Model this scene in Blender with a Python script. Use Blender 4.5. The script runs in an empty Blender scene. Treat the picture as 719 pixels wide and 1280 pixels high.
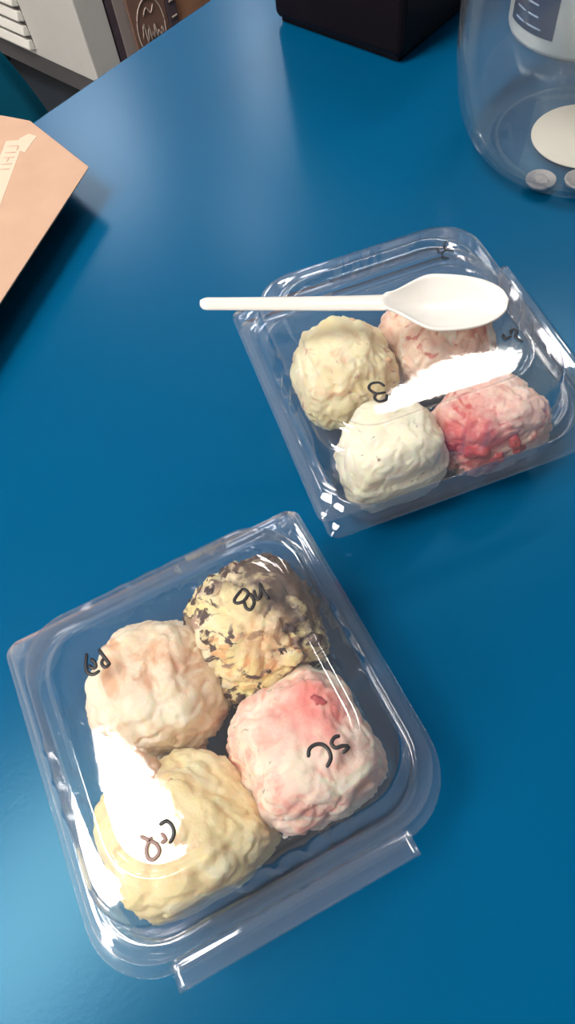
import bpy, bmesh, math, random
from mathutils import Vector, Matrix, noise
random.seed(7)
SC = bpy.context.scene
COL = SC.collection
PI = math.pi
TOP = 75.0          # table top is 75 cm above the floor; all lengths below are centimetres, z = 0 on the table top


def V(x, y, z=0.0):
    return Vector((x / 100, y / 100, (z + TOP) / 100))


# ---------------------------------------------------------------- camera, world, exposure
cd = bpy.data.cameras.new('camera')
cam = bpy.data.objects.new('camera', cd)
COL.objects.link(cam)
cr = Vector((0.97985248, -0.17509128, -0.09608416))
cu = Vector((0.19972261, 0.85900953, 0.47139528))
cf = Vector((0.0, 0.48108801, -0.8766723))
m = Matrix((cr, cu, -cf)).transposed().to_4x4()
m.translation = V(0, 0, 33.397)
cam.matrix_world = m
cd.sensor_fit = 'VERTICAL'
cd.sensor_height = 36.0
cd.lens = 849.35 / 1280 * 36.0
cd.clip_start = 0.01
SC.camera = cam
SC.view_settings.view_transform = 'Standard'
SC.view_settings.look = 'None'
SC.view_settings.gamma = 1.0
SC.view_settings.use_curve_mapping = False
SC.view_settings.exposure = 1.8
try:
    SC.cycles.transparent_max_bounces = 40
    SC.cycles.max_bounces = 12
    SC.cycles.glossy_bounces = 6
    SC.cycles.use_denoising = True
    SC.cycles.sample_clamp_indirect = 6.0
    SC.cycles.caustics_reflective = False
    SC.cycles.caustics_refractive = False
except Exception:
    pass
wd = bpy.data.worlds.new('world')
SC.world = wd
wd.use_nodes = True
wd.node_tree.nodes['Background'].inputs[0].default_value = (0.75, 0.82, 0.95, 1)
wd.node_tree.nodes['Background'].inputs[1].default_value = 0.6
PANEL = 11.0        # strength of the ceiling light diffusers

# ---------------------------------------------------------------- room axes: U runs along the far table edge, W away from it
E0 = Vector((-13.47, 62.19))
U = Vector((0.77228, 0.63528))
W = Vector((-0.63528, 0.77228))
ANG = math.atan2(U.y, U.x)


def ST(s, t):
    q = E0 + U * s + W * t
    return q.x, q.y


# ---------------------------------------------------------------- materials
def newmat(name):
    mt = bpy.data.materials.new(name)
    mt.use_nodes = True
    nt = mt.node_tree
    return mt, nt, nt.nodes, nt.links, nt.nodes['Principled BSDF']


def ramp(nt, stops, interp='LINEAR'):
    r = nt.nodes.new('ShaderNodeValToRGB')
    r.color_ramp.interpolation = interp
    el = r.color_ramp.elements
    while len(el) < len(stops):
        el.new(0.5)
    for e, (p, c) in zip(el, stops):
        e.position = p
        e.color = (c[0], c[1], c[2], 1) if len(c) == 3 else c
    return r


def tex(nt, scale, detail=4, rough=0.55, dist=0.0, offset=(0, 0, 0), stretch=(1, 1, 1)):
    tc = nt.nodes.new('ShaderNodeTexCoord')
    mp = nt.nodes.new('ShaderNodeMapping')
    mp.inputs['Location'].default_value = offset
    mp.inputs['Scale'].default_value = stretch
    n = nt.nodes.new('ShaderNodeTexNoise')
    n.inputs['Scale'].default_value = scale
    n.inputs['Detail'].default_value = detail
    n.inputs['Roughness'].default_value = rough
    n.inputs['Distortion'].default_value = dist
    nt.links.new(tc.outputs['Object'], mp.inputs['Vector'])
    nt.links.new(mp.outputs['Vector'], n.inputs['Vector'])
    return n


def mixc(nt, fac, a, b):
    mx = nt.nodes.new('ShaderNodeMix')
    mx.data_type = 'RGBA'
    for sock, val in ((mx.inputs[0], fac), (mx.inputs[6], a), (mx.inputs[7], b)):
        if isinstance(val, (tuple, list)):
            sock.default_value = (val[0], val[1], val[2], 1)
        elif isinstance(val, (int, float)):
            sock.default_value = val
        else:
            nt.links.new(val, sock)
    return mx.outputs[2]


def bump(nt, height, strength, dist=0.001):
    b = nt.nodes.new('ShaderNodeBump')
    b.inputs['Strength'].default_value = strength
    b.inputs['Distance'].default_value = dist
    nt.links.new(height, b.inputs['Height'])
    return b.outputs[0]


def simple(name, col, rough=0.5, spec=0.5, metal=0.0, var=0.06, scale=20.0, bmp=0.0):
    mt, nt, nd, lk, pb = newmat(name)
    n = tex(nt, scale)
    d = tuple(c * (1 - var) for c in col)
    l = tuple(min(1, c * (1 + var)) for c in col)
    r = ramp(nt, [(0.3, d), (0.7, l)])
    lk.new(n.outputs[0], r.inputs[0])
    lk.new(r.outputs[0], pb.inputs['Base Color'])
    pb.inputs['Roughness'].default_value = rough
    pb.inputs['Specular IOR Level'].default_value = spec
    pb.inputs['Metallic'].default_value = metal
    if bmp:
        lk.new(bump(nt, n.outputs[0], bmp), pb.inputs['Normal'])
    return mt


def clear_plastic(name, f0=0.05, rough=0.04, haze=0.02, wave=0.06, wscale=60.0, tint=(0.99, 0.99, 0.995)):
    mt = bpy.data.materials.new(name)
    mt.use_nodes = True
    nt = mt.node_tree
    nt.nodes.clear()
    out = nt.nodes.new('ShaderNodeOutputMaterial')
    tr = nt.nodes.new('ShaderNodeBsdfTransparent')
    tr.inputs[0].default_value = (*tint, 1)
    gl = nt.nodes.new('ShaderNodeBsdfGlossy')
    gl.inputs['Roughness'].default_value = rough
    gl.inputs['Color'].default_value = (1, 1, 1, 1)
    df = nt.nodes.new('ShaderNodeBsdfDiffuse')
    df.inputs[0].default_value = (0.9, 0.88, 0.95, 1)
    n = tex(nt, wscale, 3)
    bn = bump(nt, n.outputs[0], wave, 0.0012)
    nt.links.new(bn, gl.inputs['Normal'])
    lw = nt.nodes.new('ShaderNodeLayerWeight')
    lw.inputs['Blend'].default_value = 0.5
    pw = nt.nodes.new('ShaderNodeMath')
    pw.operation = 'POWER'
    pw.inputs[1].default_value = 4.0
    nt.links.new(lw.outputs['Facing'], pw.inputs[0])
    ma = nt.nodes.new('ShaderNodeMath')
    ma.operation = 'MULTIPLY_ADD'
    ma.inputs[1].default_value = 0.9
    ma.inputs[2].default_value = f0
    nt.links.new(pw.outputs[0], ma.inputs[0])
    m1 = nt.nodes.new('ShaderNodeMixShader')
    m1.inputs[0].default_value = haze
    nt.links.new(tr.outputs[0], m1.inputs[1])
    nt.links.new(df.outputs[0], m1.inputs[2])
    m2 = nt.nodes.new('ShaderNodeMixShader')
    nt.links.new(ma.outputs[0], m2.inputs[0])
    nt.links.new(m1.outputs[0], m2.inputs[1])
    nt.links.new(gl.outputs[0], m2.inputs[2])
    nt.links.new(m2.outputs[0], out.inputs[0])
    return mt


M = {}
M['plastic'] = clear_plastic('clear_container_plastic', f0=0.052, haze=0.013)
M['jar'] = clear_plastic('clear_jar_plastic', f0=0.05, rough=0.03, haze=0.02, wave=0.05, wscale=18, tint=(0.97, 0.985, 0.985))

# blue laminate table top with a soft sheen
mt, nt, nd, lk, pb = newmat('blue_laminate')
n = tex(nt, 3.0, 3)
r = ramp(nt, [(0.3, (0.0, 0.078, 0.196)), (0.7, (0.0, 0.086, 0.212))])
lk.new(n.outputs[0], r.inputs[0])
lk.new(r.outputs[0], pb.inputs['Base Color'])
pb.inputs['Roughness'].default_value = 0.24
pb.inputs['Specular IOR Level'].default_value = 0.22
pb.inputs['Specular Tint'].default_value = (0.34, 0.78, 1.0, 1)
n2 = tex(nt, 400, 2)
lk.new(bump(nt, n2.outputs[0], 0.12, 0.0003), pb.inputs['Normal'])
M['table'] = mt
M['table_edge'] = simple('table_edge_band', (0.0, 0.11, 0.28), 0.4)
M['steel'] = simple('dark_steel', (0.05, 0.05, 0.055), 0.4, metal=0.6)
M['ink'] = simple('black_marker_ink', (0.008, 0.007, 0.012), 0.45)
M['ink_thin'] = simple('thin_brown_marker_ink', (0.30, 0.19, 0.17), 0.5)
M['spoon'] = simple('white_spoon_plastic', (0.76, 0.74, 0.71), 0.22, 0.5, var=0.01)
M['kraft'] = simple('kraft_paper', (0.56, 0.365, 0.265), 0.85, 0.15, var=0.04, scale=35, bmp=0.1)
M['kraft_print'] = simple('cream_print', (0.72, 0.56, 0.44), 0.8, 0.15, var=0.02)
M['kraft_print_dark'] = simple('tan_print', (0.64, 0.43, 0.33), 0.8, 0.15, var=0.02)
M['black'] = simple('matte_black_plastic', (0.007, 0.004, 0.006), 0.5, 0.15, var=0.2)
M['dark_red'] = simple('dark_maroon_plastic', (0.03, 0.008, 0.014), 0.45, 0.3, var=0.2)
M['tub_white'] = simple('white_card', (0.78, 0.78, 0.76), 0.55, 0.3, var=0.02)
M['navy'] = simple('navy_label_print', (0.028, 0.06, 0.17), 0.5, 0.3, var=0.12, scale=60)
M['label_text'] = simple('pale_label_lettering', (0.30, 0.38, 0.56), 0.6, 0.2, var=0.02)
M['coaster'] = simple('cream_paper_disc', (0.74, 0.67, 0.59), 0.8, 0.2, var=0.02)
M['coin'] = simple('worn_nickel', (0.50, 0.44, 0.42), 0.5, 0.3, metal=0.3, var=0.12, scale=300, bmp=0.3)
M['appliance'] = simple('warm_white_enamel', (0.74, 0.725, 0.70), 0.35, 0.5, var=0.02)
M['appliance_front'] = simple('beige_grey_enamel', (0.50, 0.45, 0.43), 0.4, 0.4, var=0.03)
M['slat'] = simple('cream_vent_plastic', (0.92, 0.90, 0.85), 0.45, 0.4, var=0.02)
M['kick'] = simple('grey_kick_strip', (0.11, 0.105, 0.11), 0.6, 0.3, var=0.05)
M['brown_panel'] = simple('brown_printed_panel', (0.27, 0.155, 0.12), 0.6, 0.3, var=0.08)
M['mauve_panel'] = simple('mauve_dark_strip', (0.11, 0.08, 0.10), 0.6, 0.3, var=0.15, scale=60)
M['pale_frame'] = simple('pale_mauve_frame', (0.42, 0.35, 0.335), 0.6, 0.3, var=0.03)
M['orange_panel'] = simple('orange_brown_panel', (0.40, 0.20, 0.12), 0.6, 0.3, var=0.2, scale=12)
M['white_script'] = simple('white_script_print', (0.62, 0.52, 0.47), 0.6, 0.3, var=0.02)
M['chair'] = simple('teal_blue_chair_shell', (0.0, 0.17, 0.29), 0.42, 0.4, var=0.05)
M['floor'] = simple('dark_slate_floor', (0.035, 0.045, 0.06), 0.5, 0.4, var=0.25, scale=4)
M['wall'] = simple('off_white_paint', (0.66, 0.65, 0.64), 0.8, 0.3, var=0.02, scale=3)
M['ceiling'] = simple('ceiling_white', (0.74, 0.74, 0.74), 0.9, 0.2, var=0.02, scale=8)
M['fixture'] = simple('white_fixture_metal', (0.8, 0.8, 0.8), 0.5, var=0.02)
mt = bpy.data.materials.new('lit_diffuser')
mt.use_nodes = True
nt = mt.node_tree
nt.nodes.clear()
o_ = nt.nodes.new('ShaderNodeOutputMaterial')
e_ = nt.nodes.new('ShaderNodeEmission')
e_.inputs[0].default_value = (1.0, 0.935, 0.85, 1)
e_.inputs[1].default_value = PANEL
nt.links.new(e_.outputs[0], o_.inputs[0])
M['lit'] = mt
mt = mt.copy()
mt.name = 'daylight_pane'
mt.node_tree.nodes['Emission'].inputs[0].default_value = (0.86, 0.90, 1.0, 1)
mt.node_tree.nodes['Emission'].inputs[1].default_value = 3.2
M['daylight'] = mt


def cream(name, base, alt, s1=45, patches=(), sss=0.4, bscale=260.0, lo=0.42, hi=0.62):
    """ice cream: two mottled creams, then extra patches (colour, noise scale, threshold lo, hi, offset)"""
    mt, nt, nd, lk, pb = newmat(name)
    n = tex(nt, s1, 5, 0.6, 0.6)
    r = ramp(nt, [(lo, base), (hi, alt)])
    lk.new(n.outputs[0], r.inputs[0])
    col = r.outputs[0]
    for (c, sc, lo_, hi_, off) in patches:
        q = tex(nt, sc, 4, 0.6, 1.0, off)
        rr = ramp(nt, [(lo_, (0, 0, 0)), (hi_, (1, 1, 1))])
        lk.new(q.outputs[0], rr.inputs[0])
        col = mixc(nt, rr.outputs[0], col, c)
    mt_col = col
    lk.new(mt_col, pb.inputs['Base Color'])
    pb.inputs['Roughness'].default_value = 0.5
    pb.inputs['Specular IOR Level'].default_value = 0.35
    pb.inputs['Subsurface Weight'].default_value = sss
    pb.inputs['Subsurface Radius'].default_value = (0.012, 0.006, 0.003)
    pb.inputs['Subsurface Scale'].default_value = 1.0
    nb = tex(nt, bscale, 6, 0.7)
    lk.new(bump(nt, nb.outputs[0], 0.5, 0.0016), pb.inputs['Normal'])
    return mt


def local_patch(mt, centre, radius, colour, soft=0.45, amount=1.0):
    """a patch of other ice cream at one spot of the scoop (object space, cm)"""
    nt = mt.node_tree
    pb = nt.nodes['Principled BSDF']
    prev = pb.inputs['Base Color'].links[0].from_socket
    tc = nt.nodes.new('ShaderNodeTexCoord')
    nz = nt.nodes.new('ShaderNodeTexNoise')
    nz.inputs['Scale'].default_value = 130
    nz.inputs['Detail'].default_value = 5
    nt.links.new(tc.outputs['Object'], nz.inputs['Vector'])
    vm = nt.nodes.new('ShaderNodeVectorMath')
    vm.operation = 'DISTANCE'
    nt.links.new(tc.outputs['Object'], vm.inputs[0])
    vm.inputs[1].default_value = tuple(c / 100 for c in centre)
    ad = nt.nodes.new('ShaderNodeMath')
    ad.operation = 'MULTIPLY_ADD'
    nt.links.new(nz.outputs[0], ad.inputs[0])
    ad.inputs[1].default_value = radius * 1.6 / 100
    nt.links.new(vm.outputs['Value'], ad.inputs[2])
    mr = nt.nodes.new('ShaderNodeMapRange')
    mr.inputs['From Min'].default_value = radius * (1.8 - soft) / 100
    mr.inputs['From Max'].default_value = radius * (1.8 + soft * 0.3) / 100
    mr.inputs['To Min'].default_value = amount
    mr.inputs['To Max'].default_value = 0.0
    nt.links.new(ad.outputs[0], mr.inputs['Value'])
    nt.links.new(mixc(nt, mr.outputs[0], prev, colour), pb.inputs['Base Color'])


# ---------------------------------------------------------------- object helpers
def link(name, me, mat=None, parent=None, loc=None, rot=0.0, smooth=False):
    if mat is not None:
        me.materials.clear()
        for q in (mat if isinstance(mat, (list, tuple)) else [mat]):
            me.materials.append(q)
    if smooth:
        for p in me.polygons:
            p.use_smooth = True
    o = bpy.data.objects.new(name, me)
    COL.objects.link(o)
    if parent is not None:
        o.parent = parent
    if loc is not None:
        o.location = loc
    o.rotation_euler = (0, 0, rot)
    return o


def tag(o, label=None, cat=None, group=None, kind=None):
    for k, v in (('label', label), ('category', cat), ('group', group), ('kind', kind)):
        if v:
            o[k] = v
    return o


def empty(name, loc, rot=0.0, label=None, cat=None, group=None):
    o = bpy.data.objects.new(name, None)
    o.empty_display_size = 0.02
    COL.objects.link(o)
    o.location = loc
    o.rotation_euler = (0, 0, rot)
    return tag(o, label, cat, group)


def mesh(name, vs, fs):
    me = bpy.data.meshes.new(name)
    me.from_pydata([(x / 100, y / 100, z / 100) for x, y, z in vs], [], fs)
    me.validate()
    me.update()
    return me


def box(name, sx, sy, sz, mat, parent=None, loc=(0, 0, 0), rot=0.0, bev=0.0, seg=2, world=False, poly=None, inset=0.0):
    """bevelled box; loc is the centre of its bottom, in cm, relative to the parent (or the world)"""
    bm = bmesh.new()
    if poly is None:
        poly = [(-sx / 2, -sy / 2), (sx / 2, -sy / 2), (sx / 2, sy / 2), (-sx / 2, sy / 2)]
    cx = sum(p[0] for p in poly) / len(poly)
    cy = sum(p[1] for p in poly) / len(poly)
    lo = [bm.verts.new(((x + (cx - x) * inset) / 100, (y + (cy - y) * inset) / 100, 0)) for x, y in poly]
    hi = [bm.verts.new((x / 100, y / 100, sz / 100)) for x, y in poly]
    bm.faces.new(lo[::-1])
    bm.faces.new(hi)
    k = len(poly)
    for i in range(k):
        bm.faces.new((lo[i], lo[(i + 1) % k], hi[(i + 1) % k], hi[i]))
    if bev:
        bmesh.ops.bevel(bm, geom=bm.edges[:], offset=bev / 100, segments=seg, profile=0.5, affect='EDGES')
    me = bpy.data.meshes.new(name)
    bm.to_mesh(me)
    bm.free()
    l = V(*loc) if (world or parent is None) else Vector(loc) / 100
    return link(name, me, mat, parent, l, rot)


def lathe(name, prof, mat, parent=None, loc=(0, 0, 0), seg=64, a0=0.0, a1=2 * PI, smooth=True, world=False):
    full = abs(a1 - a0 - 2 * PI) < 1e-6
    k = seg if full else seg + 1
    vs, fs = [], []
    for (r_, z) in prof:
        for j in range(k):
            a = a0 + (a1 - a0) * j / seg
            vs.append((r_ * math.cos(a), r_ * math.sin(a), z))
    for i in range(len(prof) - 1):
        for j in range(seg):
            j2 = (j + 1) % k if full else j + 1
            fs.append((i * k + j, i * k + j2, (i + 1) * k + j2, (i + 1) * k + j))
    if full and prof[0][0] > 1e-3 and False:
        pass
    l = V(*loc) if (world or parent is None) else Vector(loc) / 100
    return link(name, mesh(name, vs, fs), mat, parent, l, 0, smooth)


def tube(name, paths, rad, mat, parent=None, flat=1.0, res=6, cyc=False, subdiv=3, loc=None):
    """round strokes through points (cm), Catmull-Rom smoothed"""
    vs, fs = [], []
    for pts in paths:
        P = [Vector(p) for p in pts]
        Q = []
        n_ = len(P)
        for i in range(n_ - 1):
            p0, p1, p2, p3 = P[max(i - 1, 0)], P[i], P[i + 1], P[min(i + 2, n_ - 1)]
            for k in range(subdiv):
                t = k / subdiv
                Q.append(0.5 * ((2 * p1) + (p2 - p0) * t + (2 * p0 - 5 * p1 + 4 * p2 - p3) * t * t + (3 * p1 - p0 - 3 * p2 + p3) * t ** 3))
        Q.append(P[-1])
        base = len(vs)
        for i, q in enumerate(Q):
            d = (Q[min(i + 1, len(Q) - 1)] - Q[max(i - 1, 0)])
            d = d.normalized() if d.length > 1e-6 else Vector((1, 0, 0))
            up = Vector((0, 0, 1)) if abs(d.z) < 0.95 else Vector((1, 0, 0))
            a = d.cross(up).normalized()
            b = a.cross(d)
            rr = rad * (0.6 if i in (0, len(Q) - 1) else 1.0)
            for j in range(res):
                w = 2 * PI * j / res
                vs.append(tuple(q + a * (rr * math.cos(w)) + b * (rr * flat * math.sin(w))))
        for i in range(len(Q) - 1):
            for j in range(res):
                j2 = (j + 1) % res
                fs.append((base + i * res + j, base + i * res + j2, base + (i + 1) * res + j2, base + (i + 1) * res + j))
        fs.append(tuple(base + j for j in range(res))[::-1])
        fs.append(tuple(base + (len(Q) - 1) * res + j for j in range(res)))
    return link(name, mesh(name, vs, fs), mat, parent, loc, 0, True)


# ---------------------------------------------------------------- the setting
def room_slab(name, s0, s1, t0, t1, z0, z1, mat):
    x, y = ST((s0 + s1) / 2, (t0 + t1) / 2)
    o = box(name, s1 - s0, t1 - t0, z1 - z0, mat, None, (x, y, z0), ANG)
    o['kind'] = 'structure'
    return o


S0, S1, T0, T1, CEIL = -420, 520, -330, 240, 250
room_slab('floor', S0, S1, T0, T1, -79, -75, M['floor'])
room_slab('ceiling', S0, S1, T0, T1, CEIL, CEIL + 5, M['ceiling'])
room_slab('wall_back', S0, S1, T1, T1 + 8, -79, CEIL + 5, M['wall'])
room_slab('wall_front', S0, S1, T0 - 8, T0, -79, CEIL + 5, M['wall'])
room_slab('wall_left', S0 - 8, S0, T0, T1, -79, CEIL + 5, M['wall'])
room_slab('wall_right', S1, S1 + 8, T0, T1, -79, CEIL + 5, M['wall'])

LIGHTS = [(-121, 28, 60, 30, 'over the left end of the blue table'), (178, 24, 66, 9, 'narrow one hung askew over the right end of the blue table'),
          (205, 208, 10, 10, 'small square one beside the back wall'), (-345, 28, 60, 30, 'far off to the left near the wall')]
for (s, t, ha, hb, nm) in LIGHTS:
    x, y = ST(s, t)
    r_ = empty('ceiling_light', V(x, y, CEIL - 4), ANG - (math.radians(21) if 'askew' in nm else 0), 'recessed white troffer light ' + nm, 'light', 'troffer lights in the ceiling')
    vs = []
    for (a, b) in ((ha + 3, hb + 3), (ha, hb)):
        for z in (0, 3.95):
            vs += [(-a, -b, z), (a, -b, z), (a, b, z), (-a, b, z)]
    fs = []
    for i in range(4):
        j = (i + 1) % 4
        fs += [(i, j, 4 + j, 4 + i), (8 + i, 12 + i, 12 + j, 8 + j), (i, 8 + i, 8 + j, j)]
    link('frame', mesh('light_frame', vs, fs), M['fixture'], r_)
    box('diffuser', ha * 2, hb * 2, 1, M['lit'], r_, (0, 0, 1.2))

# high daylight windows in the wall beyond the counter
for k, (sa_, sb_, za, zb_) in enumerate(((111, 165, 142, 206), (248, 272, 150, 236))):
    x, y = ST((sa_ + sb_) / 2, 238.5)
    wn = empty('window_%d' % (k + 1), V(x, y, za), ANG)
    wn['kind'] = 'structure'
    w_, h_ = sb_ - sa_, zb_ - za
    box('pane', w_, 1.0, h_, M['daylight'], wn, (0, 0, 0), 0)
    for a in (-1, 1):
        box('window_frame', 4, 3.5, h_ + 8, M['fixture'], wn, (a * (w_ / 2 + 2), 0, -4), 0, 0.3)
        box('window_frame', w_, 3.5, 4, M['fixture'], wn, (0, 0, h_ if a > 0 else -4), 0, 0.3)

# ---------------------------------------------------------------- table
tx, ty = ST(35, -42)
tab = empty('dining_table', V(tx, ty, -75), ANG, 'long glossy blue laminate table under all the food containers', 'table')
box('tabletop', 250, 84, 3.2, M['table'], tab, (0, 0, 71.8), 0, 0.35, 3)
for sx in (-80, 80):
    box('pedestal', 9, 9, 69.8, M['steel'], tab, (sx, 0, 2), 0, 0.6)
    box('foot_plate', 50, 56, 2, M['steel'], tab, (sx, 0, 0), 0, 0.5)


# ---------------------------------------------------------------- clear clamshell containers
def perim(a, rl, rh, nA=9, nS=60):
    """rounded square: list of (x, y, nx, ny, side, f). Lock side is +y, hinge side -y."""
    pts = []
    cs = [((1, 1), rl, 0), ((-1, 1), rl, 90), ((-1, -1), rh, 180), ((1, -1), rh, 270)]
    for k in range(4):
        (sx, sy), rc, d0 = cs[k]
        rc = min(rc, a * 0.98)
        cx, cy = sx * (a - rc), sy * (a - rc)
        for i in range(nA + 1):
            w = math.radians(d0 + 90 * i / nA)
            pts.append((cx + rc * math.cos(w), cy + rc * math.sin(w), math.cos(w), math.sin(w), -1))
        (sx2, sy2), rc2, d2 = cs[(k + 1) % 4]
        rc2 = min(rc2, a * 0.98)
        x1, y1 = sx2 * (a - rc2) + rc2 * math.cos(math.radians(d2)), sy2 * (a - rc2) + rc2 * math.sin(math.radians(d2))
        x0, y0 = pts[-1][0], pts[-1][1]
        w = math.radians(d0 + 90)
        for i in range(1, nS):
            f = i / nS
            pts.append((x0 + (x1 - x0) * f, y0 + (y1 - y0) * f, math.cos(w), math.sin(w), k))
    return pts


def shell(name, rows, parent, dx=0.0, dy=0.0, close=True, thick=0.035, tilt=0.0, mat=None):
    """rows: (half width, z, lock radius, hinge radius, rib)"""
    vs, fs = [], []
    N = None
    for (a, z, rl, rh, rib) in rows:
        pts = perim(a, rl, rh)
        N = len(pts)
        for (x, y, nx, ny, side) in pts:
            k = 0.0
            if rib and side >= 0:
                c = x if abs(ny) > 0.5 else y
                for off in (-1.25, 0.0, 1.25):
                    k += math.exp(-((c - off) / 0.27) ** 2) * rib
            zz = z + tilt * (7.5 - y) / 15.0
            vs.append((x + dx + nx * k, y + dy + ny * k, zz))
    for i in range(len(rows) - 1):
        for j in range(N):
            j2 = (j + 1) % N
            fs.append((i * N + j, i * N + j2, (i + 1) * N + j2, (i + 1) * N + j))
    if close:
        fs.append(tuple((len(rows) - 1) * N + j for j in range(N)))
    o = link(name, mesh(name, vs, fs), mat or M['plastic'], parent, None, 0, True)
    md = o.modifiers.new('thickness', 'SOLIDIFY')
    md.thickness = thick / 100
    md.offset = 0
    return o


TRAY = [(7.74, 3.40, 0.6, 2.9, 0), (7.73, 3.47, 0.6, 2.9, 0), (7.2, 3.5, 1.2, 2.7, 0), (6.95, 3.52, 2.3, 2.6, 0), (6.88, 3.66, 2.2, 2.5, 0), (6.78, 3.66, 2.2, 2.4, 0),
        (6.72, 3.45, 2.2, 2.4, 0), (6.64, 3.1, 2.2, 2.3, .05), (6.54, 2.4, 2.2, 2.2, .16), (6.42, 1.6, 2.1, 2.1, .18), (6.3, 0.9, 2.0, 2.0, .16),
        (6.15, 0.45, 1.9, 1.9, .05), (5.9, 0.18, 1.8, 1.8, 0), (5.6, 0.06, 1.6, 1.6, 0), (5.2, 0.06, 1.5, 1.5, 0), (5.0, 0.22, 1.4, 1.4, 0),
        (4.5, 0.26, 1.3, 1.3, 0), (3.0, 0.26, 1.0, 1.0, 0), (1.0, 0.26, .4, .4, 0)]
LID = [(7.42, 3.90, 0.5, 2.7, 0), (7.42, 3.97, 0.5, 2.7, 0), (7.15, 3.99, 0.9, 2.6, 0), (7.02, 4.0, 2.3, 2.5, 0), (6.95, 4.15, 2.3, 2.5, 0), (6.85, 4.15, 2.3, 2.5, 0),
       (6.8, 3.98, 2.3, 2.4, 0), (6.7, 4.02, 2.3, 2.4, 0), (6.64, 4.3, 2.3, 2.4, .05), (6.58, 4.8, 2.3, 2.4, .16), (6.5, 5.3, 2.3, 2.4, .22),
       (6.42, 5.8, 2.3, 2.4, .22), (6.38, 6.2, 2.3, 2.4, .14), (6.33, 6.45, 2.3, 2.4, .06), (6.25, 6.59, 2.2, 2.3, 0), (6.12, 6.65, 2.2, 2.3, 0), (6.02, 6.665, 2.2, 2.3, 0), (5.75, 6.68, 2.1, 2.2, 0), (5.5, 6.69, 2.0, 2.2, 0), (5.4, 6.72, 2.0, 2.2, 0),
       (5.32, 6.86, 2.0, 2.2, 0), (5.2, 6.92, 1.9, 2.2, 0), (5.08, 6.9, 1.9, 2.1, 0), (5.0, 6.76, 1.8, 2.0, 0), (4.92, 6.69, 1.8, 1.9, 0), (4.84, 6.675, 1.7, 1.9, 0), (4.74, 6.67, 1.7, 1.9, 0), (4.3, 6.672, 1.6, 1.7, 0),
       (3.4, 6.69, 1.3, 1.3, 0), (2.2, 6.71, .9, .9, 0), (1.0, 6.73, .4, .4, 0)]


def container(name, x, y, ang, label, ldx, ldy, ldz):
    root = empty(name, V(x, y, 0), ang, label, 'food container', 'clear hinged food containers')
    tray = shell('base_tray', TRAY, root)
    lid = shell('lid', LID, root, 0, 0)
    lid.location = (ldx / 100, ldy / 100, ldz / 100)
    # ribbed hinge fold along the hinge side
    vs, fs = [], []
    prof = [(-7.35, 3.85), (-7.6, 4.05), (-7.85, 3.95), (-7.95, 3.75), (-8.2, 3.9), (-8.42, 3.78), (-8.42, 3.6), (-8.2, 3.5), (-7.9, 3.6), (-7.6, 3.42), (-7.3, 3.5)]
    L = 5.1
    for xx in (-L, -L + 0.25, -2, 2, L - 0.25, L):
        k = 0.6 if abs(xx) == L else 1.0
        for (yy, zz) in prof:
            vs.append((xx, yy, 3.7 + (zz - 3.7) * k))
    n_ = len(prof)
    for i in range(5):
        for j in range(n_ - 1):
            fs.append((i * n_ + j, i * n_ + j + 1, (i + 1) * n_ + j + 1, (i + 1) * n_ + j))
    h = link('hinge', mesh('hinge', vs, fs), M['plastic'], root, None, 0, True)
    md = h.modifiers.new('thickness', 'SOLIDIFY')
    md.thickness = 0.0004
    # round press locks in the two lock-side corners
    for sx in (-1, 1):
        lathe('press_lock', [(0.01, 0.16), (0.12, 0.16), (0.16, 0.06), (0.22, 0.05), (0.26, 0.2), (0.34, 0.22), (0.4, 0.1), (0.42, 0.0)], M['plastic'], lid, (sx * 6.85, 6.8, 3.97), 28)
    return root, tray, lid


A_NEAR = 0.28500522
A_FAR = 0.16151502 + PI / 2
near, near_tray, near_lid = container('clamshell_container', -4.83527, 7.00144, A_NEAR,
    'clear hinged container nearest the camera, marked MB, PP, SC and CR on its lid', 0.05, 0.1, 0.0)
far, far_tray, far_lid = container('clamshell_container', 8.198568, 23.25726, A_FAR,
    'clear hinged container farther away, with the white spoon lying on its lid', 0.2, 0.6, 0.55)

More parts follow.
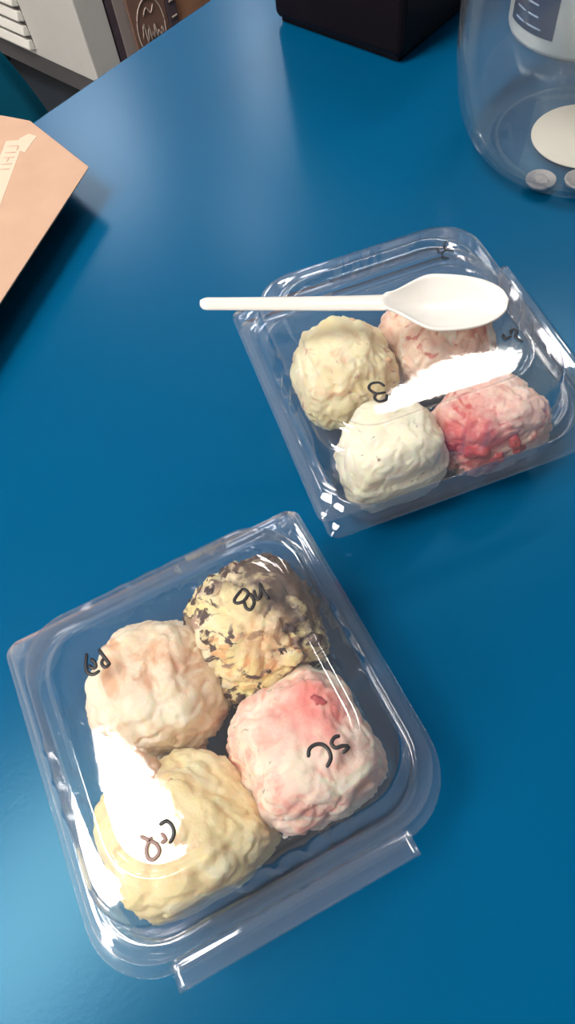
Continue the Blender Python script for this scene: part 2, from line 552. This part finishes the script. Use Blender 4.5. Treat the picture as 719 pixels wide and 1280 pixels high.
# marker writing on the lids, in the container's own centimetres (far strokes are given before its quarter turn)
INK = {
'MB': [[(3.82, 3.21), (3.74, 2.86), (3.83, 2.74), (4.02, 2.94), (4.18, 3.37), (4.15, 2.92), (4.21, 2.53)], [(3.43, 3.5), (2.9, 3.21), (2.94, 3.01), (3.24, 2.97), (3.55, 3.2), (3.43, 3.5)], [(3.23, 2.95), (3.19, 2.64), (3.32, 2.48), (3.55, 2.63), (3.63, 2.92), (3.57, 3.18)]],
'SC': [[(3.97, -4.3), (4.29, -4.21), (4.11, -4.07), (3.84, -4.01), (3.79, -3.79), (3.99, -3.66), (4.2, -3.71)], [(2.78, -3.85), (2.95, -3.6), (3.23, -3.56), (3.48, -3.7), (3.58, -3.98), (3.5, -4.27), (3.22, -4.47)]],
'CR': [[(-3.14, -3.43), (-2.85, -3.43), (-2.73, -3.68), (-2.77, -3.96), (-3.02, -4.17)]],
'CR2': [[(-3.92, -3.45), (-3.67, -3.72), (-3.46, -3.98), (-3.47, -4.26), (-3.73, -4.38), (-3.9, -4.23), (-3.83, -3.91), (-3.52, -3.67)], [(-3.17, -3.7), (-3.11, -4.0), (-3.31, -3.99)]],
'PD': [[(-3.02, 3.95), (-2.91, 3.49), (-2.8, 3.08)], [(-2.91, 3.49), (-3.09, 3.35), (-3.04, 3.11), (-2.82, 3.1)], [(-3.53, 4.03), (-3.71, 3.59), (-3.76, 3.24), (-3.55, 3.04), (-3.26, 3.07)], [(-3.46, 3.73), (-3.35, 3.49), (-3.37, 3.28), (-3.54, 3.34), (-3.61, 3.51)]],
'F1': [[(4.01, 4.86), (3.74, 4.67), (3.67, 4.29), (4.01, 4.04)], [(3.32, 4.63), (3.27, 4.23), (3.67, 4.29)], [(3.65, 4.26), (3.37, 4.17), (3.34, 3.84), (3.56, 3.67)]],
'F2': [[(3.92, -2.33), (4.13, -2.11), (4.3, -2.28), (4.08, -2.53), (4.11, -2.79), (4.23, -2.99)], [(3.61, -2.19), (3.53, -2.5), (3.9, -2.45)]],
'F3': [[(-2.94, -2.84), (-3.09, -2.52), (-3.46, -2.43), (-3.67, -2.67), (-3.47, -3.07), (-3.03, -3.17)], [(-3.45, -3.08), (-3.64, -3.27), (-3.54, -3.56), (-3.19, -3.57), (-3.03, -3.32)]],
}
for key, par, mt_, lab in (('MB', near_lid, 'ink', 'black marker letters MB'), ('SC', near_lid, 'ink', 'black marker letters SC'),
                           ('CR', near_lid, 'ink', 'black marker letter C'), ('CR2', near_lid, 'ink_thin', 'faint marker letter R'),
                           ('PD', near_lid, 'ink', 'black marker letters PP'), ('F1', far_lid, 'ink', 'black marker letters by the far edge'),
                           ('F2', far_lid, 'ink', 'black marker letters by the right edge'), ('F3', far_lid, 'ink', 'black marker letters in the left half')):
    paths = []
    for st_ in INK[key]:
        pp = []
        for (a, b) in st_:
            if key[0] == 'F':
                a, b = b, -a
            zz = 6.74 if max(abs(a), abs(b)) < 4.7 else 6.84
            if key[0] == 'F':
                a, b = a - 0.2, b - 0.6
            pp.append((a, b, zz))
        paths.append(pp)
    o = tube('marker_writing', paths, 0.075 if key != 'F1' else 0.05, M[mt_], par, 0.35)
    o['label'] = lab


# ---------------------------------------------------------------- scoops of ice cream
def scoop_mesh(name, rx, ry, h, seed, rag=1.0, sub=6, square=2.3, spin=0.0):
    bm = bmesh.new()
    bmesh.ops.create_icosphere(bm, subdivisions=sub, radius=1.0)
    so = Vector((seed * 3.17, seed * 1.7, seed * 0.9))
    cs_, sn_ = math.cos(spin), math.sin(spin)
    N_ = noise.noise
    for v in bm.verts:
        d = v.co.normalized()
        a, b = abs(d.x * cs_ + d.y * sn_), abs(-d.x * sn_ + d.y * cs_)
        hr = math.hypot(a, b)
        sq = 1.0
        if hr > 1e-4:
            sq = hr / ((a ** square + b ** square) ** (1 / square))
            sq = 1 + (sq - 1) * hr
        lo = N_(d * 1.2 + so)
        bil = abs(N_(d * 1.9 + so * 2))
        bil2 = abs(N_(d * 4.2 + so * 4 + Vector((lo, lo, 0))))
        md = N_(d * 3.0 + so * 2)
        hi = N_(d * 8 + so * 3)
        vh = N_(d * 17 + so)
        uh = N_(d * 36 + so)
        xh = N_(d * 70 + so)
        below = max(0.0, min(1.0, (0.35 - d.z) / 0.8))
        puff = 0.13 * min(bil, 0.35) + 0.12 * min(bil2, 0.25) - 0.05
        rough = 0.026 * hi + 0.017 * vh + 0.010 * uh + 0.005 * xh
        patch = 0.45 + 0.9 * max(0, N_(d * 2.2 - so) + 0.2)
        fold = max(0.0, 0.10 - abs(N_(d * 2.6 - so * 1.5) + 0.1)) * 0.45 * rag
        k = sq * (1 + 0.09 * lo + 0.07 * md + puff - fold + 1.0 * rag * patch * rough)
        k += below * rag * (0.06 * hi + 0.05 * vh + 0.03 * uh + 0.02)
        x, y, z = d.x * k * rx, d.y * k * ry, d.z * k
        z = z if z > 0 else z * 0.82
        if z > 0.86:
            z = 0.86 + (z - 0.86) * 0.45
        z = (z + 0.82) / 1.78 * h
        if z < 0.02:
            z = 0.02
        v.co = Vector((x / 100, y / 100, z / 100))
    me = bpy.data.meshes.new(name)
    bm.to_mesh(me)
    bm.free()
    return me


CR_W = (0.86, 0.78, 0.60)
mb = cream('mint_brownie_cream', (0.90, 0.76, 0.36), (0.94, 0.80, 0.56), 60, [
    ((0.86, 0.50, 0.24), 60, 0.56, 0.64, (3, 1, 0)),
    ((0.42, 0.28, 0.22), 70, 0.57, 0.62, (0, 4, 2)),
    ((0.10, 0.06, 0.05), 95, 0.545, 0.585, (5, 0, 1))])
local_patch(mb, (2.2, 1.6, 4.2), 3.5, (0.07, 0.04, 0.034), 0.35, 0.95)
local_patch(mb, (-2.6, 0.2, 3.2), 1.1, (0.24, 0.15, 0.12), 0.4, 0.9)
local_patch(mb, (-1.6, -1.9, 3.2), 0.8, (0.14, 0.09, 0.07), 0.4, 0.9)
local_patch(mb, (-0.5, -0.1, 5.5), 1.15, (0.92, 0.77, 0.44), 0.5, 0.95)
local_patch(mb, (-1.6, 1.0, 4.6), 0.8, (0.42, 0.29, 0.23), 0.5, 0.8)
local_patch(mb, (0.4, -1.5, 5.0), 1.2, (0.83, 0.50, 0.26), 0.6, 0.7)
pp = cream('tan_swirl_cream', (0.95, 0.76, 0.54), (0.96, 0.84, 0.66), 35, [
    ((0.80, 0.47, 0.28), 42, 0.52, 0.66, (1, 1, 4)), ((0.62, 0.34, 0.22), 60, 0.62, 0.70, (4, 1, 1)), ((0.98, 0.87, 0.68), 30, 0.52, 0.60, (8, 1, 4))])
local_patch(pp, (-0.6, -0.4, 5.0), 1.0, (0.77, 0.55, 0.41), 0.9, 0.6)
scm = cream('pink_cream', (0.95, 0.64, 0.55), (0.96, 0.82, 0.68), 38, [
    ((0.90, 0.42, 0.34), 50, 0.54, 0.68, (6, 2, 0)), ((0.97, 0.86, 0.70), 45, 0.54, 0.60, (2, 2, 9)), ((0.45, 0.40, 0.30), 160, 0.64, 0.68, (2, 5, 9))])
local_patch(scm, (1.1, 1.1, 5.2), 1.6, (0.86, 0.20, 0.18), 0.7, 0.85)
local_patch(scm, (-0.8, 0.0, 5.4), 0.9, (0.84, 0.40, 0.34), 0.9, 0.6)
crm = cream('pale_yellow_cream', (0.95, 0.76, 0.40), (0.96, 0.83, 0.53), 32, [
    ((0.86, 0.58, 0.32), 45, 0.57, 0.68, (2, 7, 0)), ((0.97, 0.87, 0.60), 30, 0.52, 0.60, (4, 7, 1))])
local_patch(crm, (-1.1, 2.3, 4.8), 1.5, (0.78, 0.53, 0.30), 0.5, 0.8)
f1m = cream('yellow_vanilla_cream', (0.94, 0.80, 0.46), (0.95, 0.85, 0.60), 40, [
    ((0.84, 0.55, 0.34), 50, 0.58, 0.66, (1, 2, 3)), ((0.60, 0.40, 0.28), 90, 0.63, 0.68, (4, 2, 3))], lo=0.4)
f2m = cream('pink_berry_cream', (0.93, 0.62, 0.50), (0.94, 0.75, 0.60), 45, [
    ((0.66, 0.24, 0.20), 75, 0.58, 0.64, (5, 2, 3)), ((0.78, 0.46, 0.34), 40, 0.52, 0.60, (0, 2, 7)), ((0.95, 0.86, 0.74), 45, 0.55, 0.6, (7, 2, 7))])
f3m = cream('off_white_cream', (0.95, 0.88, 0.66), (0.96, 0.91, 0.76), 35, [
    ((0.32, 0.24, 0.19), 190, 0.66, 0.70, (1, 9, 3))])
local_patch(f3m, (-2.9, -0.4, 1.2), 1.4, (0.52, 0.39, 0.30), 0.9, 0.7)
f4m = cream('strawberry_cream', (0.94, 0.58, 0.50), (0.95, 0.76, 0.66), 45, [
    ((0.66, 0.16, 0.15), 55, 0.56, 0.66, (9, 2, 3))])
local_patch(f4m, (-1.4, -1.3, 3.6), 2.3, (0.60, 0.07, 0.09), 0.6, 0.85)

SCOOPS = [
 # x, y, z0, rx, ry, h, seed, rag, mat, name, label
 (-2.45, 11.0, 3.15, 3.05, 5.95, 3, 1.7, mb, 'scoop of pale yellow ice cream streaked with chocolate, under the letters MB'),
 (-7.40, 8.95, 3.10, 3.00, 5.8, 9, 0.7, pp, 'smooth cream and tan scoop under the letters PP in the near container'),
 (-1.30, 5.15, 3.05, 3.00, 5.8, 14, 0.9, scm, 'pale pink scoop with a red patch, under the letters SC in the near container'),
 (-6.90, 2.70, 3.55, 3.10, 5.9, 22, 0.8, crm, 'large pale yellow scoop with a tan lump in the lower left of the near container'),
 (4.55, 24.65, 2.95, 2.95, 5.8, 31, 0.7, f1m, 'yellow vanilla scoop in the left of the far container, below the spoon handle'),
 (10.35, 25.75, 3.00, 2.95, 5.9, 37, 0.9, f2m, 'pale pink scoop under the bowl of the white spoon'),
 (5.85, 18.60, 2.90, 2.85, 5.7, 45, 0.6, f3m, 'off-white speckled scoop nearest the front corner of the far container'),
 (11.40, 19.45, 3.00, 2.70, 5.2, 52, 1.4, f4m, 'pink scoop with dark red strawberry streaks in the right of the far container'),
]
scoops = []
for i, (x, y, rx, ry, h, sd, rag, mt_, lab) in enumerate(SCOOPS):
    grp = 'scoops in the near container' if i < 4 else 'scoops in the far container'
    a = A_NEAR if i < 4 else A_FAR - PI / 2
    o = link('ice_cream_scoop', scoop_mesh('scoop_%d' % i, rx, ry, h, sd, rag, 6, (2.5, 2.2, 3.0, 2.5, 2.2, 2.6, 2.3, 2.4)[i], (0.3, 0, 0.3, 0.5, 0, 0.2, 0, 0.6)[i]), mt_, None, V(x, y, 0.30), 0, True)
    tag(o, lab, 'ice cream', grp)
    # the scoop is pressed against the tray wall, never through it
    ox, oy = (-4.83527, 7.00144) if i < 4 else (8.198568, 23.25726)
    ca, sa_ = math.cos(a), math.sin(a)
    for v in o.data.vertices:
        gx, gy = v.co.x * 100 + x - ox, v.co.y * 100 + y - oy
        la, lb = gx * ca + gy * sa_, -gx * sa_ + gy * ca
        zz = v.co.z * 100 + 0.3
        lim = 5.95 + min(0.5, 0.35 * zz) + 0.05 * zz if zz < 3.6 else 6.45 - max(0, zz - 5.0) * 0.2
        soft = []
        for q in (la, lb):
            over = abs(q) - (lim - 1.0)
            soft.append(math.copysign(lim - 1.0 + 1.0 * (1 - math.exp(-over / 1.0)), q) if over > 0 else q)
        la, lb = soft
        rr_ = math.hypot(max(0, abs(la) - (lim - 2)), max(0, abs(lb) - (lim - 2)))
        if rr_ > 2:
            la = math.copysign(lim - 2 + (abs(la) - lim + 2) * 2 / rr_, la)
            lb = math.copysign(lim - 2 + (abs(lb) - lim + 2) * 2 / rr_, lb)
        v.co.x = (la * ca - lb * sa_ + ox - x) / 100
        v.co.y = (la * sa_ + lb * ca + oy - y) / 100
    scoops.append(o)


def lump(name, parent, c, size, seed, mat, sub=3, amp=0.35):
    bm = bmesh.new()
    bmesh.ops.create_icosphere(bm, subdivisions=sub, radius=1.0)
    so = Vector((seed * 2.1, seed * 0.7, seed))
    for v in bm.verts:
        d = v.co.normalized()
        k = 1 + amp * noise.noise(d * 1.6 + so) + amp * 0.5 * noise.noise(d * 4 + so)
        v.co = Vector((d.x * k * size[0], d.y * k * size[1], d.z * k * size[2])) / 100
    me = bpy.data.meshes.new(name)
    bm.to_mesh(me)
    bm.free()
    return link(name, me, mat, parent, Vector(c) / 100, seed, True)


M['choc'] = simple('dark_chocolate', (0.06, 0.035, 0.03), 0.45, 0.4, var=0.3, scale=200)
M['cookie'] = simple('tan_cookie_dough', (0.74, 0.48, 0.29), 0.7, 0.3, var=0.12, scale=150, bmp=0.4)
M['berry'] = simple('red_strawberry', (0.50, 0.07, 0.08), 0.4, 0.4, var=0.25, scale=180, bmp=0.3)
M['vanilla'] = simple('vanilla_smear', (0.90, 0.84, 0.68), 0.5, 0.4, var=0.05, scale=100, bmp=0.3)


def on_surface(o, ang, elev, inset=0.9):
    """point on a scoop in direction (ang round z, elev) found from its mesh"""
    d = Vector((math.cos(ang) * math.cos(elev), math.sin(ang) * math.cos(elev), math.sin(elev)))
    c = Vector((0, 0, 0.026))
    best = max(o.data.vertices, key=lambda v: (v.co - c).normalized().dot(d))
    return (c + (best.co - c) * inset) * 100


random.seed(4)
for k in range(26):
    a = random.uniform(0, 2 * PI)
    e = random.uniform(-0.1, 1.0)
    s = random.uniform(0.12, 0.34)
    lump('chocolate_chunk', scoops[0], on_surface(scoops[0], a, e, 0.97), (s, s * random.uniform(0.5, 1), s * 0.7), k + 1, M['choc'], 3, 0.9)
o = lump('cookie_dough_lump', scoops[3], (-1.2, 2.2, 4.55), (1.25, 1.05, 0.8), 5, M['cookie'], 4, 0.25)
o = lump('cookie_dough_lump', scoops[3], (0.35, 1.75, 5.45), (0.18, 0.14, 0.12), 8, M['cookie'], 2)
for k, (a, e, s) in enumerate(((-2.2, 0.35, 0.7), (-1.7, 0.1, 0.55), (-1.3, 0.5, 0.5), (-2.7, 0.2, 0.5), (-1.1, 0.15, 0.45))):
    lump('strawberry_piece', scoops[7], on_surface(scoops[7], a, e, 0.95), (s, s * 0.6, s * 0.8), k + 3, M['berry'], 3, 0.5)
lump('strawberry_piece', scoops[2], on_surface(scoops[2], 0.9, 1.05, 0.95), (0.34, 0.2, 0.2), 12, M['berry'], 3, 0.6)
for k, (a, e) in enumerate(((2.6, 0.2), (1.0, 0.9), (-0.4, 0.6))):
    lump('cookie_dough_lump', scoops[4], on_surface(scoops[4], a, e, 0.96), (0.3, 0.22, 0.2), k + 20, M['cookie'], 2, 0.4)
for k, (x, y, s, mm, lab) in enumerate(((7.7, 22.3, 0.42, 'vanilla', 'small white ice cream crumb between the scoops of the far container'),
                                  (-0.15, 2.5, 0.42, 'choc', 'larger dark chocolate crumb by the pink scoop at the right of the near container'),
                                  (-1.15, 2.1, 0.34, 'choc', 'smaller dark chocolate crumb in front of the pink scoop in the near container'))):
    o = lump('food_crumb', None, (0, 0, 0), (s, s * 0.8, s * 0.7), k + 31, M[mm], 3, 0.4)
    o.location = V(x, y, 0.28 + s * 0.55)
    tag(o, lab, 'crumb')


# ---------------------------------------------------------------- white spoon on the far lid
def spoon():
    L = 15.25
    n_, mcol = 90, 16
    vs, fs = [], []
    for i in range(n_ + 1):
        t = i / n_
        s = t * L
        # half width
        if s < 9.2:
            w = 0.44 + 0.10 * (s / 9.2) ** 1.5
            if s < 0.35:
                w *= math.sqrt(max(0.05, 1 - ((0.35 - s) / 0.4) ** 2))
            d = 0.0
        else:
            q = (s - 9.2) / (L - 9.2)
            if q < 0.42:
                e = q / 0.42
                e = e * e * (3 - 2 * e)
                w = 0.54 + (1.85 - 0.54) * e
            else:
                e = (q - 0.42) / 0.58
                w = 1.85 * math.sqrt(max(0.0, 1 - e ** 2.3)) ** 1.0
            d = 0.62 * math.sin(PI * min(1, max(0, q)) ** 0.9) ** 0.8
        # centre line: handle climbs away from the bowl
        zc = 1.05 + 0.55 * (1 - min(1, s / 9.2)) ** 1.2
        if s > 9.2:
            q = (s - 9.2) / (L - 9.2)
            zc = 1.05 - 0.35 * math.sin(PI * q * 0.5)
        for j in range(mcol + 1):
            f = j / mcol * 2 - 1
            vs.append((s, f * w, zc - d * (1 - abs(f) ** 2.2) - (0.16 * abs(f) ** 3 if s < 9.2 else 0)))
    for i in range(n_):
        for j in range(mcol):
            a = i * (mcol + 1) + j
            fs.append((a, a + 1, a + mcol + 2, a + mcol + 1))
    return mesh('spoon', vs, fs)


sp_a = Vector((-2.2, 26.25))
sp_b = Vector((12.73, 23.16))
sa = math.atan2(sp_b.y - sp_a.y, sp_b.x - sp_a.x)
sp = link('plastic_spoon', spoon(), M['spoon'], None, V(sp_a.x, sp_a.y, 7.32), sa, True)
md = sp.modifiers.new('thickness', 'SOLIDIFY')
md.thickness = 0.0013
md.offset = 1
tag(sp, 'white disposable plastic spoon lying across the lid of the far container', 'spoon')

# ---------------------------------------------------------------- kraft paper bag at the left
poly = [(-9.33, 49.17), (-13.9, 56.7), (-16.4, 58.35), (-30.5, 59.5), (-42, 38), (-27, 14.7)]
bx, by = -22.0, 44.0
bag = empty('paper_bag', V(bx, by, 0), 0, 'flat kraft paper bag with a cream ribbon print at the left of the table', 'paper bag')
pl = [(x - bx, y - by) for x, y in poly][::-1]
box('bag_body', 0, 0, 2.5, M['kraft'], bag, (0, 0, 0), 0, 0.12, 2, poly=pl, inset=0.22)


def flat_poly(name, pts, z, mat, parent, th=0.015):
    n_ = len(pts)
    vs = [(x, y, z) for x, y in pts] + [(x, y, z + th) for x, y in pts]
    fs = [tuple(range(n_))[::-1], tuple(range(n_, 2 * n_))] + [(i, (i + 1) % n_, n_ + (i + 1) % n_, n_ + i) for i in range(n_)]
    return link(name, mesh(name, vs, fs), mat, parent)


def toL(pts):
    return [(x - bx, y - by) for x, y in pts]


ax = Vector((-1.25, -5.42)).normalized()      # direction of the ribbon, away from its tail
ay = Vector((-ax.y, ax.x))
o0 = Vector((-14.9, 54.3))


def rb(a, b):
    q = o0 + ax * a + ay * b
    return (q.x - bx, q.y - by)


flat_poly('printed_ribbon', [rb(0, -0.95), rb(0, 0.55), rb(9, 0.55), rb(9, -0.95)], 2.5, M['kraft_print'], bag)
flat_poly('ribbon_tail', [rb(-0.2, 0.1), rb(-0.75, 0.75), rb(-0.35, 1.5), rb(0.5, 1.25), rb(1.6, 1.0), rb(1.2, 0.3)], 2.502, M['kraft_print'], bag)
q = [[(*rb(a, -0.65), 2.52), (*rb(a, 0.25), 2.52)] for a in (0.7, 1.5, 2.1, 2.9, 3.5)] + \
    [[(*rb(a, b), 2.52), (*rb(a + 0.55, b), 2.52)] for a, b in ((0.7, 0.25), (2.1, -0.2), (3.5, -0.65))]
tube('ribbon_lettering', q, 0.07, M['kraft_print_dark'], bag, 0.3)

# ---------------------------------------------------------------- black box at the top
bc = Vector((16.75, 58.0))
cx, cy = bc + U * 8.0 + W * 7.05
bb = empty('napkin_dispenser', V(cx, cy, 0), ANG, 'black box-shaped dispenser standing at the far side of the table', 'box')
box('housing', 16, 14.1, 15.0, M['black'], bb, (0, 0, 0.35), 0, 0.7, 4)
box('foot', 15, 13.1, 0.4, M['black'], bb, (0, 0, 0), 0, 0.1)
box('face_plate', 11, 0.3, 9, M['dark_red'], bb, (0, -7.1, 4.5), 0, 0.12)

# ---------------------------------------------------------------- clear tip jar
JX, JY = 26.6, 44.3
jar = empty('tip_jar', V(JX, JY, 0), 0, 'large round clear jar holding coins, cut by the right edge of the picture', 'jar')
outer = [(0.01, 0.12), (5.2, 0.12), (5.7, 0.0), (6.3, 0.05), (7.1, 0.45), (7.9, 1.2), (8.7, 2.5), (9.2, 4.2), (9.5, 6.5), (9.6, 9), (9.6, 12), (9.45, 15), (9.0, 18), (8.3, 20.2), (7.6, 21.3), (7.4, 22.4), (7.6, 23.0)]
inner = [(7.3, 23.0), (7.1, 22.3), (7.3, 21.3), (8.0, 20.1), (8.7, 17.9), (9.2, 15), (9.4, 12), (9.4, 9), (9.25, 6.5), (8.9, 4.3), (8.4, 2.7), (7.6, 1.4), (6.9, 0.75), (6.2, 0.42), (5.6, 0.38), (0.01, 0.38)]
lathe('jar_body', outer + inner, M['jar'], jar, (0, 0, 0), 96)


def torus(name, R, r_, mat, parent, loc, axis=None, seg=40):
    vs, fs = [], []
    for i in range(seg):
        a = 2 * PI * i / seg
        for j in range(8):
            b = 2 * PI * j / 8
            vs.append(((R + r_ * math.cos(b)) * math.cos(a), (R + r_ * math.cos(b)) * math.sin(a), r_ * math.sin(b)))
    for i in range(seg):
        for j in range(8):
            fs.append((i * 8 + j, ((i + 1) % seg) * 8 + j, ((i + 1) % seg) * 8 + (j + 1) % 8, i * 8 + (j + 1) % 8))
    o = link(name, mesh(name, vs, fs), mat, parent, Vector(loc) / 100, 0, True)
    if axis is not None:
        o.rotation_euler = Vector(axis).to_track_quat('Z', 'Y').to_euler()
    return o


torus('rim_bead', 7.5, 0.28, M['jar'], jar, (0, 0, 23.1))
w = math.radians(196)
torus('embossed_ring', 0.75, 0.1, M['jar'], jar, (9.05 * math.cos(w), 9.05 * math.sin(w), 3.3), (math.cos(w), math.sin(w), -0.25))
torus('base_ring', 5.9, 0.12, M['jar'], jar, (0, 0, 0.45))
o = lathe('paper_disc', [(0.01, 0.0), (3.75, 0.0), (3.8, 0.05), (3.75, 0.12), (0.01, 0.14)], M['coaster'], None, (27.0, 44.1, 0.4), 64)
tag(o, 'round cream paper disc lying on the bottom of the jar', 'disc')
for k, (x, y, lab) in enumerate(((22.25, 40.15, 'silver coin fully in view at the front of the jar'), (24.75, 39.35, 'silver coin half cut off by the right edge of the picture'))):
    o = empty('coin', V(x, y, 0.55), 0.4 + k, lab, 'coin', 'coins in the jar')
    lathe('coin_blank', [(0.0001, 0.04), (0.88, 0.04), (0.92, 0.0), (1.0, 0.0), (1.05, 0.04), (1.05, 0.16), (1.0, 0.2), (0.92, 0.2), (0.88, 0.16), (0.0001, 0.16)], M['coin'], o, (0, 0, 0), 48)
    lump('portrait_relief', o, (0.05, 0.0, 0.15), (0.42, 0.55, 0.05), 3 + k, M['coin'], 3, 0.35)

# ---------------------------------------------------------------- white tub with navy label behind the jar
TX, TY, TR = 33.0, 59.1, 6.3
tub = empty('label_tub', V(TX, TY, 0), 0, 'white round tub with a navy printed label standing behind the clear jar', 'tub')
lathe('tub_body', [(0.01, 0.0), (TR - 0.4, 0.0), (TR - 0.1, 0.15), (TR, 0.5), (TR, 14.6), (TR - 0.1, 15), (0.01, 15)], M['tub_white'], tub, (0, 0, 0), 72)
lathe('tub_lid', [(TR + 0.02, 13.4), (TR + 0.25, 13.4), (TR + 0.25, 15.2), (TR, 15.4), (0.01, 15.4)], M['tub_white'], tub, (0, 0, 0), 72)
a0, a1 = math.radians(176), math.radians(222)
lathe('navy_label', [(TR + 0.01, 1.4), (TR + 0.06, 1.4), (TR + 0.06, 12.6), (TR + 0.01, 12.6)], M['navy'], tub, (0, 0, 0), 30, a0, a1)
random.seed(11)
rows_ = []
for k in range(13):
    z = 1.9 + k * 0.8
    aa = a0 + random.uniform(0.08, 0.2)
    while aa < a1 - 0.24:
        ab = aa + random.uniform(0.08, 0.26)
        rows_.append([((TR + 0.08) * math.cos(aa + (ab - aa) * f), (TR + 0.08) * math.sin(aa + (ab - aa) * f), z) for f in (0, .5, 1)])
        aa = ab + 0.06
tube('label_lettering', rows_, 0.075, M['label_text'], tub, 1.0, 5)

# ---------------------------------------------------------------- appliance and panelled counter beyond the table
cs, ct, zb = 68.5, 101.5, -62.0
x, y = ST(cs, ct)
ap = empty('white_cooler_cabinet', V(x, y, -75), ANG, 'white enamel cooler cabinet with a louvred side vent beyond the table', 'cabinet')
box('cabinet_body', 8.2, 62, 95, M['appliance'], ap, (4.1, 31, 13.3), 0, 0.35, 3)
box('kick_strip', 7.6, 60, 5, M['kick'], ap, (4.2, 31.4, 8.3), 0)
for a, b in ((2.2, 4), (6.2, 4), (2.2, 58), (6.2, 58)):
    box('foot', 3, 3, 8.5, M['steel'], ap, (a, b, 0), 0)
box('vent_recess', 0.3, 32, 42, M['kick'], ap, (-0.1, 40.5, 15.5), 0)
for k in range(12):
    o = box('vent_slat', 2.4, 32, 2.3, M['slat'], ap, (-0.9, 40.5, 15.2 + k * 3.4), 0, 0.25, 2)
    o.rotation_euler = (0, 0.35, 0)

x, y = ST(cs + 8.4, ct + 0.5)
ct_ = empty('display_counter', V(x, y, -75), ANG, 'display counter with brown printed panels beside the white cabinet', 'counter')
box('counter_body', 150, 60, 95, M['appliance_front'], ct_, (75, 31, 0), 0, 0.6)
box('gap_strip', 2.0, 1.0, 90, M['mauve_panel'], ct_, (1.3, 0.3, 1), 0)
box('panel_frame', 15, 1.0, 78, M['pale_frame'], ct_, (9.9, 0.2, 4), 0, 0.2)
box('brown_panel', 11.6, 1.0, 70, M['brown_panel'], ct_, (11.7, -0.4, 6), 0, 0.2)
box('divider_strip', 3.4, 1.6, 90, M['mauve_panel'], ct_, (19.4, -0.2, 1), 0, 0.2)
box('orange_panel', 22, 1.0, 80, M['orange_panel'], ct_, (32.3, 0.1, 4), 0, 0.3)
for k in range(10):
    box('price_tick', 1.7, 0.3, 0.3, M['white_script'], ct_, (19.6, -1.1, 6 + k * 3.6), 0)
z0 = 8.0
scr = []
ring = [(11.6 + 4.6 * math.cos(a), -1.0, z0 + 9.5 + 6.8 * math.sin(a)) for a in [2 * PI * i / 20 for i in range(21)]]
scr.append(ring)
for (pts) in ([(10.5, 9), (11.8, 13), (12.2, 7), (13.5, 12), (13.8, 7), (14.6, 9.5), (15.2, 7.2), (16, 12), (16.2, 7), (17, 9), (17.8, 7), (18.6, 9.4), (19, 7)],
              [(11.8, 4), (13, 5.8), (14, 4), (15, 5.8), (16, 4), (17, 5.6), (18, 4.2)],
              [(12.5, 15), (14, 17), (15.5, 14.8), (17, 16.8)]):
    scr.append([(11.6 + (a - 14.6) * 0.82, -1.0, z0 + 9.5 + (b - 10.5) * 0.75) for a, b in pts])
tube('white_script', scr, 0.16, M['white_script'], ct_, 1.0, 5)

# ---------------------------------------------------------------- blue chair pushed in at the far edge
x, y = ST(3.2 - 21.5, 13.5)
ch = empty('shell_chair', V(x, y, -75), ANG, 'teal blue plastic shell chair pushed up to the far edge of the table', 'chair')


def shell_back():
    vs, fs = [], []
    na, nb = 28, 24
    for i in range(na + 1):
        for j in range(nb + 1):
            u = i / na * 2 - 1
            v = j / nb * 2 - 1
            # squircle mapping gives the rounded outline
            x_ = u * math.sqrt(max(0, 1 - 0.26 * v * v))
            z_ = v * math.sqrt(max(0, 1 - 0.26 * u * u))
            vs.append((x_ * 24.5, 1.5 - 4.5 * x_ * x_ + 1.2 * z_, 61 + z_ * 19.5))
    for i in range(na):
        for j in range(nb):
            a = i * (nb + 1) + j
            fs.append((a, a + 1, a + nb + 2, a + nb + 1))
    return mesh('chair_back', vs, fs)


o = link('backrest', shell_back(), M['chair'], ch, None, 0, True)
md = o.modifiers.new('thickness', 'SOLIDIFY')
md.thickness = 0.02
box('seat', 42, 40, 2.2, M['chair'], ch, (0, -20, 43), 0, 0.9, 3)
for a in (-18, 18):
    for b in (-3, -37):
        box('leg', 2.4, 2.4, 43, M['steel'], ch, (a, b, 0), 0, 0.4)
    box('back_post', 2.4, 1.6, 14, M['steel'], ch, (a * 0.5, -0.2, 35), 0, 0.3)
